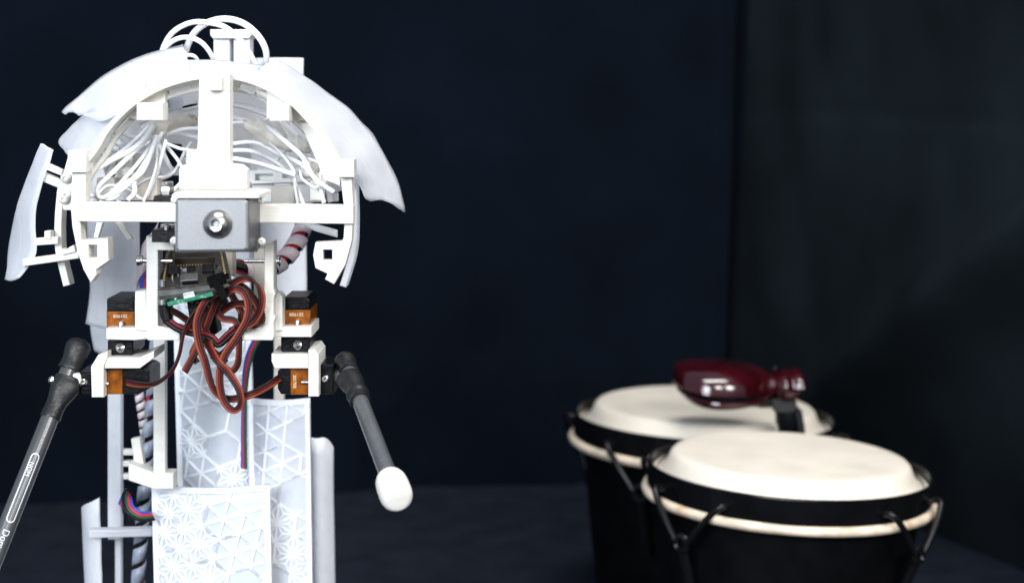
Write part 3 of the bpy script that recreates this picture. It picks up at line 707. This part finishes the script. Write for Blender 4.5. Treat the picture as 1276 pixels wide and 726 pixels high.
# --- servo cables
CB3 = [('w_orange', 'wire'), ('w_red', 'wire'), ('w_brown', 'wire')]
def cable(pts, tw=0.3, z=.665): return ribbon([(p[0], p[1], p[2] if len(p) > 2 else z) for p in pts], CB3, .00108, .00060, tw, 'servo_cable', per=9)
cable([(283, 358, .672), (272, 364, .668), (258, 373), (249, 388), (245, 405), (248, 428), (256, 452), (262, 475), (269, 489), (280, 496), (296, 496), (316, 490), (333, 481, .675), (348, 471, .69)], [.2, .3, .2, .9, .2, .3])
cable([(276, 366, .67), (284, 357), (304, 347), (318, 352), (326, 366), (325, 384), (315, 401), (302, 408), (288, 412, .675)], [.6, .4, 2.6, 2.9, 2.8], .668)
cable([(276, 364, .668), (284, 356), (296, 355), (308, 362), (319, 377), (326, 392), (325, 402), (316, 407), (304, 404, .68)], [.3, .2, .5, 2.4], .672)
cable([(278, 366, .668), (290, 360), (302, 363), (309, 377), (308, 396), (296, 419), (281, 441), (274, 463), (275, 487), (282, 504), (292, 511), (300, 503), (298, 486), (286, 466), (270, 448), (260, 428, .67), (256, 408, .68)], [.2, .3, .1, .2, .8, .2, .3], .660)
cable([(275, 366), (266, 384), (258, 405), (245, 435), (230, 463)], [.3, .2, .6, .4], .672)
cable([(281, 370), (271, 384), (277, 396), (291, 399), (297, 408), (298, 432), (296, 453), (288, 462), (276, 455)], [.9, .5, .8, .4], .674)
cable([(272, 391), (288, 380), (306, 379), (318, 387), (322, 400)], .3, .682)
cable([(288, 366), (296, 380), (305, 396), (311, 410), (302, 420)], .5, .684)
cable([(262, 443), (277, 441), (290, 425), (299, 408), (301, 390)], .5, .680)
cable([(196, 384, .69), (212, 386, .69), (232, 398, .69), (246, 414, .69), (262, 434, .69), (282, 452, .69)], .6)
cable([(158, 476, .684), (176, 479, .676), (195, 477, .67), (213, 463, .668), (223, 443, .668), (229, 414, .668), (238, 395, .668), (256, 374, .668), (272, 364, .668)], [.4, 1.2, 1.35, 1.3, 1.2])
ribbon([(p[0], p[1], .673) for p in [(260, 382), (252, 400), (250, 420), (240, 440), (246, 452)]], CB3, .00118, .00066, [1.2, .6, 1.0], 'servo_cable')
ribbon([(p[0], p[1], .672) for p in [(203, 374), (206, 395), (221, 408), (240, 414), (262, 420), (272, 428), (286, 416), (296, 408)]], [('w_black', 'wire'), ('w_red', 'wire')], .0018, .0011, .5, 'power_cable')
m = MB(); c = cr([P(*p) for p in [(203, 374, .671), (206, 386, .671), (208, 398, .671)]], 6); m.sweep(c, .0019, 12); m.build('sleeve', 'w_black', RB)
# zip tie
m = MB()
for a, b in (((268, 350, .660), (281, 372, .657)), ((281, 372, .657), (276, 378, .660))):
    m.bar(P(*a), P(*b), Vector((0, -1, 0)), .0034, .0012)
m.box(P(270, 349, .662), Vector((.0032, 0, .0010)), Vector((0, .0022, 0)), Vector((-.0008, 0, .0024)))
m.bar(P(270, 347, .662), P(262, 356, .660), Vector((0, -1, 0)), .0024, .001); m.bar(P(268, 348, .662), P(285, 343, .66), Vector((0, -1, 0)), .0024, .001)
m.build('zip_tie', 'tie', RB, smooth=False, bevel=.0003)

# ------------------------------------------------------------------ drumsticks
def frame_axes(a, b):
    ax = (b - a).normalized(); n = (CAM - a); n = (n - ax * n.dot(ax)).normalized(); return ax, n, ax.cross(n)
def sleeve(name, a, b, r0, r1, mat, parent, dome0=False, bulge=None):
    ax = (b - a).normalized(); L = (b - a).length; pr = []
    if dome0: pr += [(0, -r0 * .16), (r0 * .6, -r0 * .14), (r0 * .88, -r0 * .02), (r0, r0 * .25)]
    else: pr += [(r0 * .80, 0), (r0, 0), (r0 * 1.03, .0006), (r0, .0014)]
    for k in range(1, 9):
        t = k / 9; pr.append((r0 + (r1 - r0) * t + .0004 * math.sin(t * 7), L * t))
    pr += [(r1 * 1.03, L - .0006), (r1, L), (r1 * .8, L)]
    m = MB(); m.lathe(a, ax, pr, 28)
    if bulge:
        d, amt, s0, s1 = bulge
        nv = []
        for v in m.v:
            v = Vector(v); h = (v - a).dot(ax) / L; rad = (v - a) - ax * (v - a).dot(ax)
            k = max(0, rad.normalized().dot(d)) if rad.length > 1e-6 else 0
            nv.append(tuple(v + d * amt * k * k * math.exp(-((h - s0) / s1) ** 2)))
        m.v = nv
    return m.build(name, mat, parent, angle=50)
# pen drumstick (left)
A, B = P(100, 426, .700), P(-40, 778, .640)
dl = thing('drumstick', 'smoky grey pen used as drumstick with white printed lettering, on the left arm', 'drumstick', A, 'drumsticks on the robot arms')
ax, nf, sd = frame_axes(A, B); L = (B - A).length
r = mm(11.2, .69)
m = MB(); m.lathe(A, ax, [(0, 0.001), (r, 0.001), (r, L * .96), (r * .8, L), (0, L)], 32); pen = m.build('pen_barrel', 'pen', dl, angle=50)
def on_axis(d): return A + ax * d
l1 = mm(39, .70); sleeve('heat_shrink', A, on_axis(l1 * 1.0), mm(14.6, .70), mm(14.6, .70), 'shrink', dl, True)
l2 = mm(57, .70); l3 = mm(104, .70); sleeve('heat_shrink', on_axis(l1 * 1.25), on_axis(l3), mm(13.5, .70), mm(12.6, .70), 'shrink', dl, False, (Vector((1, 0, 0)), .0030, .25, .35))
m = MB(); q0 = on_axis(mm(52, .70)); m.bar(q0 + Vector((.0028, .002, 0)), q0 + Vector((.0075, .001, 0)), Vector((0, 0, 1)), .006, .006); m.build('horn_arm', 'pla', dl, smooth=False, bevel=.0012)
screw('screw', q0 + Vector((-.0052, -.0015, 0)), Vector((-1, -.25, 0.1)), .0021, .0017, 'steel', dl)
def wrap_on_pen(me, s0, t0, off=1.012):
    for v in me.vertices:
        s, t = s0 + v.co.x, t0 + v.co.y
        a = t / r; h = r * off + v.co.z * 0.3
        # image-right side of the pen is -sd or +sd: choose the one with positive x
        v.co = A + ax * s + nf * (math.cos(a) * h) + SDR * (math.sin(a) * h)
    me.materials.clear(); me.materials.append(M['print_white'])
SDR = sd if sd.x > 0 else -sd
def s_at(py):            # distance along the pen whose front surface shows at this pixel row
    best = min(range(0, 2000), key=lambda k: abs(proj_y(A + ax * (L * k / 2000) + nf * r) - py)); return L * best / 2000
def proj_y(p):
    d = p - CAM; return 363 - F * d.dot(U_) / d.dot(F_)
def pen_text(body, py, hpx, t):
    me = text_mesh(body, mm(hpx, .67) / .7, 'lettering')
    bm = bmesh.new(); bm.from_mesh(me); bmesh.ops.subdivide_edges(bm, edges=[e for e in bm.edges if e.calc_length() > .0006], cuts=1); bmesh.ops.triangulate(bm, faces=bm.faces); bm.to_mesh(me); bm.free()
    wrap_on_pen(me, s_at(py), t); finish(bpy.data.objects.new('lettering', me), pen)
pen_text('NOM', 584, 5.6, -.0002); pen_text('Domedio', 681, 8.6, .0004); pen_text('1.0', 732, 8.5, .0004)
# rounded print outline
sa, sb = s_at(569), s_at(645); hw = .0016; pts = []
for k in range(24): pts.append((sa + (sb - sa) * k / 23, hw))
for k in range(1, 12): pts.append((sb + hw * math.sin(math.pi * k / 12), hw * math.cos(math.pi * k / 12)))
for k in range(24): pts.append((sb + (sa - sb) * k / 23, -hw))
for k in range(1, 12): pts.append((sa - hw * math.sin(math.pi * k / 12), -hw * math.cos(math.pi * k / 12)))
m = MB(); n = len(pts); vs = []
for i in range(n):
    p, q_ = Vector(pts[i - 1]), Vector(pts[(i + 1) % n]); tt = (q_ - p).normalized(); nn = Vector((-tt.y, tt.x)) * .00024
    for sg in (-1, 1): vs.append((pts[i][0] + nn.x * sg, pts[i][1] + nn.y * sg, 0))
m.add(vs, [(2 * i, 2 * i + 1, (2 * i + 3) % (2 * n), (2 * i + 2) % (2 * n)) for i in range(n)])
me = bpy.data.meshes.new('print_outline'); me.from_pydata(m.v, [], m.f); wrap_on_pen(me, 0, .0002, 1.015); finish(bpy.data.objects.new('print_outline', me), pen)

# mallet (right)
A2, B2 = P(429, 447, .700), P(496.5, 624, .602)
dr = thing('drumstick', 'smoky pen drumstick with white rubber tip on the right arm', 'drumstick', A2, 'drumsticks on the robot arms')
ax2, nf2, sd2 = frame_axes(A2, B2); L2 = (B2 - A2).length
r2 = mm(10.2, .69); m = MB(); m.lathe(A2, ax2, [(0, .001), (r2, .001), (r2, L2 * .9), (0, L2 * .9)], 32); m.build('pen_barrel', 'pen_clear', dr, angle=50)
on2 = lambda d: A2 + ax2 * d
sleeve('heat_shrink', A2, on2(L2 * .11), mm(12.6, .70), mm(12.6, .70), 'shrink', dr, True)
sleeve('heat_shrink', on2(L2 * .14), on2(L2 * .30), mm(12.6, .70), mm(12.4, .70), 'shrink', dr, False, (Vector((-1, 0, 0)), .0022, .2, .4))
sleeve('heat_shrink', on2(L2 * .26), on2(L2 * .33), mm(13.2, .70), mm(12.9, .70), 'shrink', dr)
m = MB(); rt = mm(21, .615); lt = .0168; e0 = B2 - ax2 * lt
m.lathe(e0, ax2, [(0, 0), (rt * .60, 0), (rt * .82, .0009), (rt * .95, .0032), (rt, .0065), (rt, lt - .0052), (rt * .98, lt - .0034), (rt * .91, lt - .0016), (rt * .80, lt - .0006), (rt * .66, lt - .0001), (rt * .55, lt), (0, lt)], 40)
m.build('rubber_tip', 'rubber', dr, angle=80)

# ------------------------------------------------------------------ bongo drums
def drum(name, label, px, py, y, R, lugs, roll, phase=0):
    c = P(px, py, y); root = thing(name, label, 'drum', Vector((c.x, c.y, 0)), 'bongo drums')
    H = c.z                                     # hoop top height
    Rm = Matrix.Rotation(roll, 3, 'Y')
    up = (Rm @ Vector((0, 0, 1)))
    hoop_h = R * 0.172; base = c - up * hoop_h
    def pt(rad, ang, h): return c + Rm @ Vector((math.sin(ang) * rad, -math.cos(ang) * rad, h))
    seg = 96
    # wooden shell, belly tapering to the foot
    pr = []
    for k in range(15):
        t = k / 14; pr.append((R * (.93 - .17 * t ** .9 + .02 * math.sin(t * math.pi)), -hoop_h * .3 - (H - .004 - hoop_h * .3) * t))
    pr.append((0, pr[-1][1])); m = MB(); m.lathe(c, up, pr, seg); m.build('drum_shell', 'drumwood', root, angle=40)
    # steel hoop
    m = MB(); t = R * .022
    m.lathe(c, up, [(R - t, 0), (R - t * .5, t * .35), (R, -t * .2), (R, -hoop_h), (R - t, -hoop_h), (R - t, 0)], seg); m.build('hoop', 'hoop', root, angle=28)
    # rolled skin edge below the hoop
    m = MB(); vs = []; nr = 10; rr = R * .041
    for i in range(seg):
        a = 2 * math.pi * i / seg
        for k in range(nr):
            b = 2 * math.pi * k / nr; wob = 1 + .10 * noise.noise(Vector((math.cos(a) * 4, math.sin(a) * 4, phase)))
            vs.append(pt(R * .995 + rr * wob * math.cos(b), a, -hoop_h - rr * .75 + rr * .85 * wob * math.sin(b)))
    m.add(vs, [(i * nr + k, ((i + 1) % seg) * nr + k, ((i + 1) % seg) * nr + (k + 1) % nr, i * nr + (k + 1) % nr) for i in range(seg) for k in range(nr)])
    m.build('skin_roll', 'skin_roll', root, angle=80)
    # head: flat skin, rounded shoulder, tucked inside the hoop
    hh = R * .075
    hh = R * .085; prof = [(0, hh), (R * .4, hh), (R * .72, hh), (R * .785, hh * .97), (R * .82, hh * .86), (R * .84, hh * .62), (R * .86, hh * .0), (R * .895, -hoop_h * .30), (R * .92, -hoop_h * .42), (R * .965, -hoop_h * .40), (R * .972, -hoop_h * .60)]
    m = MB(); m.lathe(c, up, prof, seg); m.build('drum_skin', 'skin', root, angle=70)
    # lugs: each a hooked pair of claws meeting in a ring on a tension rod
    for a0 in lugs:
        a0 = math.radians(a0); sp = math.radians(17); lug = None
        rod = MB(); p0 = pt(R * 1.06, a0, -hoop_h * 2.45); p1 = pt(R * .98, a0, -hoop_h * 3.7); p2 = pt(R * .90, a0, -hoop_h * 5.2)
        rod.sweep(cr([p0, p1, p2], 5), R * .034, 12); lug = rod.build('tension_rod', 'hook', root)
        rg = MB(); rad = R * .050; cen = pt(R * 1.065, a0, -hoop_h * 2.35); ex = Rm @ Vector((math.cos(a0), math.sin(a0), 0)); ez = up
        rg.sweep([cen + (ex * math.cos(2 * math.pi * k / 20) + ez * math.sin(2 * math.pi * k / 20)) * rad for k in range(21)], R * .022, 8, cap=False); rg.build('ring', 'hook', lug)
        for s in (-1, 1):
            q = MB(); a1 = a0 + s * sp
            pts = [pt(R * .99, a1, -hoop_h * .62), pt(R * 1.05, a1, -hoop_h * .50), pt(R * 1.085, a1 - s * .03, -hoop_h * .62), pt(R * 1.09, a0 + s * sp * .6, -hoop_h * 1.25), pt(R * 1.075, a0 + s * .05, -hoop_h * 2.25)]
            q.sweep(cr(pts, 6), R * .023, 10); q.build('hook', 'hook', lug)
    # small footing ring so that it stands on the table
    m = MB(); m.lathe(Vector((c.x, c.y, 0)) + Vector((0, 0, .0)) - Vector((math.sin(roll) * H, 0, 0)), Vector((0, 0, 1)), [(R * .70, .0016), (R * .77, .0016), (R * .77, .008), (R * .70, .008), (R * .70, .0016)], 48); m.build('foot_ring', 'hoop', root)
    return root
drum('bongo_drum', 'nearer bongo drum with cream skin, black hoop and hooked lugs, in front', 983.5, 580, .997, .0895, (-50, 45, 129, -129), math.radians(2.2), 1)
drum('bongo_drum', 'farther bongo drum behind and left of the other, under the castanet', 877.5, 516, 1.205, .0995, (-31, 59, 149, 239), math.radians(1.6), 2)

# ------------------------------------------------------------------ castanet on its stand
yc = 1.105
ct = thing('castanet', 'glossy maroon castanet lying over the farther bongo on a black stand', 'castanet', Vector((P(982, 540, yc).x, yc, 0)))
def shell(name, rows, sgn):
    """rows: px x, gap line py, half depth (px), height (px)"""
    m = MB(); vs = []; ns = 22
    R2 = [tuple(v) for v in cr([Vector(r_) for r_ in rows], 6)]
    for (x, g, wd, h) in R2:
        c = P(x, g, yc); wd = mm(max(wd, .05), yc); h = mm(max(h, .05), yc)
        for k in range(ns + 1):
            a = math.pi * k / ns
            vs.append(c + Vector((0, -math.cos(a) * wd * (1 - .04 * math.sin(a)), sgn * (math.sin(a) ** .65) * h)))
        for k in range(ns - 1):          # hollow underside
            a = math.pi * (ns - 1 - k) / ns
            vs.append(c + Vector((0, -math.cos(a) * wd * .85, sgn * math.sin(a) * h * .35)))
    n = 2 * ns; nr = len(R2)
    fs = [(i * n + k, i * n + (k + 1) % n, (i + 1) * n + (k + 1) % n, (i + 1) * n + k) for i in range(nr - 1) for k in range(n)]
    fs += [tuple(range(n)), tuple((nr - 1) * n + k for k in range(n))]
    m.add(vs, fs); o = m.build(name, 'maroon', ct, angle=55)
    lip = MB(); pts = [P(x, g - sgn * .5, yc) + Vector((0, -mm(max(wd, .5), yc), 0)) for (x, g, wd, h) in R2[4:-4]]
    lip.sweep(pts, mm(2.2, yc), 8); lip.build('rim', 'maroon', o); return o
shell('upper_shell', [(837.5, 469, 1, 4), (840, 472, 26, 17), (849, 476, 48, 26), (868, 479, 63, 31), (895, 481, 66, 33), (920, 482, 60, 32), (940, 482, 46, 28), (951, 481, 32, 22), (957, 480, 24, 16), (961, 479, 24, 15.5), (966, 478.5, 36, 18), (973, 478, 42, 19), (982, 477.5, 38, 17.5), (988, 477, 40, 20), (995, 476, 40, 17), (998, 475.5, 30, 11), (999, 475, 6, 5)], 1)
shell('lower_shell', [(842, 479, 1, 2), (846, 482, 24, 6), (857, 486, 46, 12), (873, 489, 63, 15), (895, 490.5, 69, 15), (920, 490, 64, 13.5), (940, 488.5, 50, 11), (951, 486, 35, 8.5), (957, 484, 25, 7), (961, 483, 25, 8), (967, 482.5, 34, 13), (975, 482, 41, 16), (985, 481, 41, 16), (991, 480.5, 32, 13), (994, 480, 8, 5)], -1)
# dark strip between the shells, cord, stand
m = MB(); m.box(P(965, 482, yc), Vector((mm(28, yc), 0, 0)), Vector((0, mm(22, yc), 0)), Vector((0, 0, mm(3, yc)))); m.build('hinge_pad', 'black', ct, bevel=.001)
part_c = lambda n, ol, y, d, mat: plate(n, ol, y, d, mat, ct, .0006)
m = MB(); m.sweep(cr([P(966, 458, yc - .012), P(970, 456, yc), P(966, 458, yc + .012)], 5), .0016, 8); m.build('cord', 'black', ct)
part_c('support_arm', [(898, 500), (950, 499), (990, 499), (990, 507), (900, 507)], yc - .010, .020, 'black')
part_c('support_joint', [(946, 494), (958, 494), (960, 508), (946, 508)], yc - .016, .012, 'black')
part_c('support_joint', [(962, 498), (992, 496), (994, 510), (986, 514), (966, 514)], yc - .012, .018, 'shrink')
a, b = P(981, 508, yc), P(984, 560, yc); dz = (b - a).normalized(); bot = a + dz * ((a.z - .003) / -dz.z)
m = MB(); m.sweep([a, a + dz * .01, a + dz * .012, a + dz * .03, bot], [.0085, .0088, .0076, .0074, .0074], 16); m.build('stand_post', 'black', ct)
m = MB(); m.sweep([a + Vector((.006, -.009, 0)), a + Vector((.0085, -.0085, -.012)), a + Vector((.0095, -.008, -.03)), a + Vector((.010, -.008, -.05))], .0026, 8); m.build('cable', 'shrink', ct)
m = MB(); m.lathe(Vector((bot.x, bot.y, .0016)), Vector((0, 0, 1)), [(0, 0), (.010, 0), (.010, .006), (0, .006)], 24); m.build('stand_base', 'black', ct)
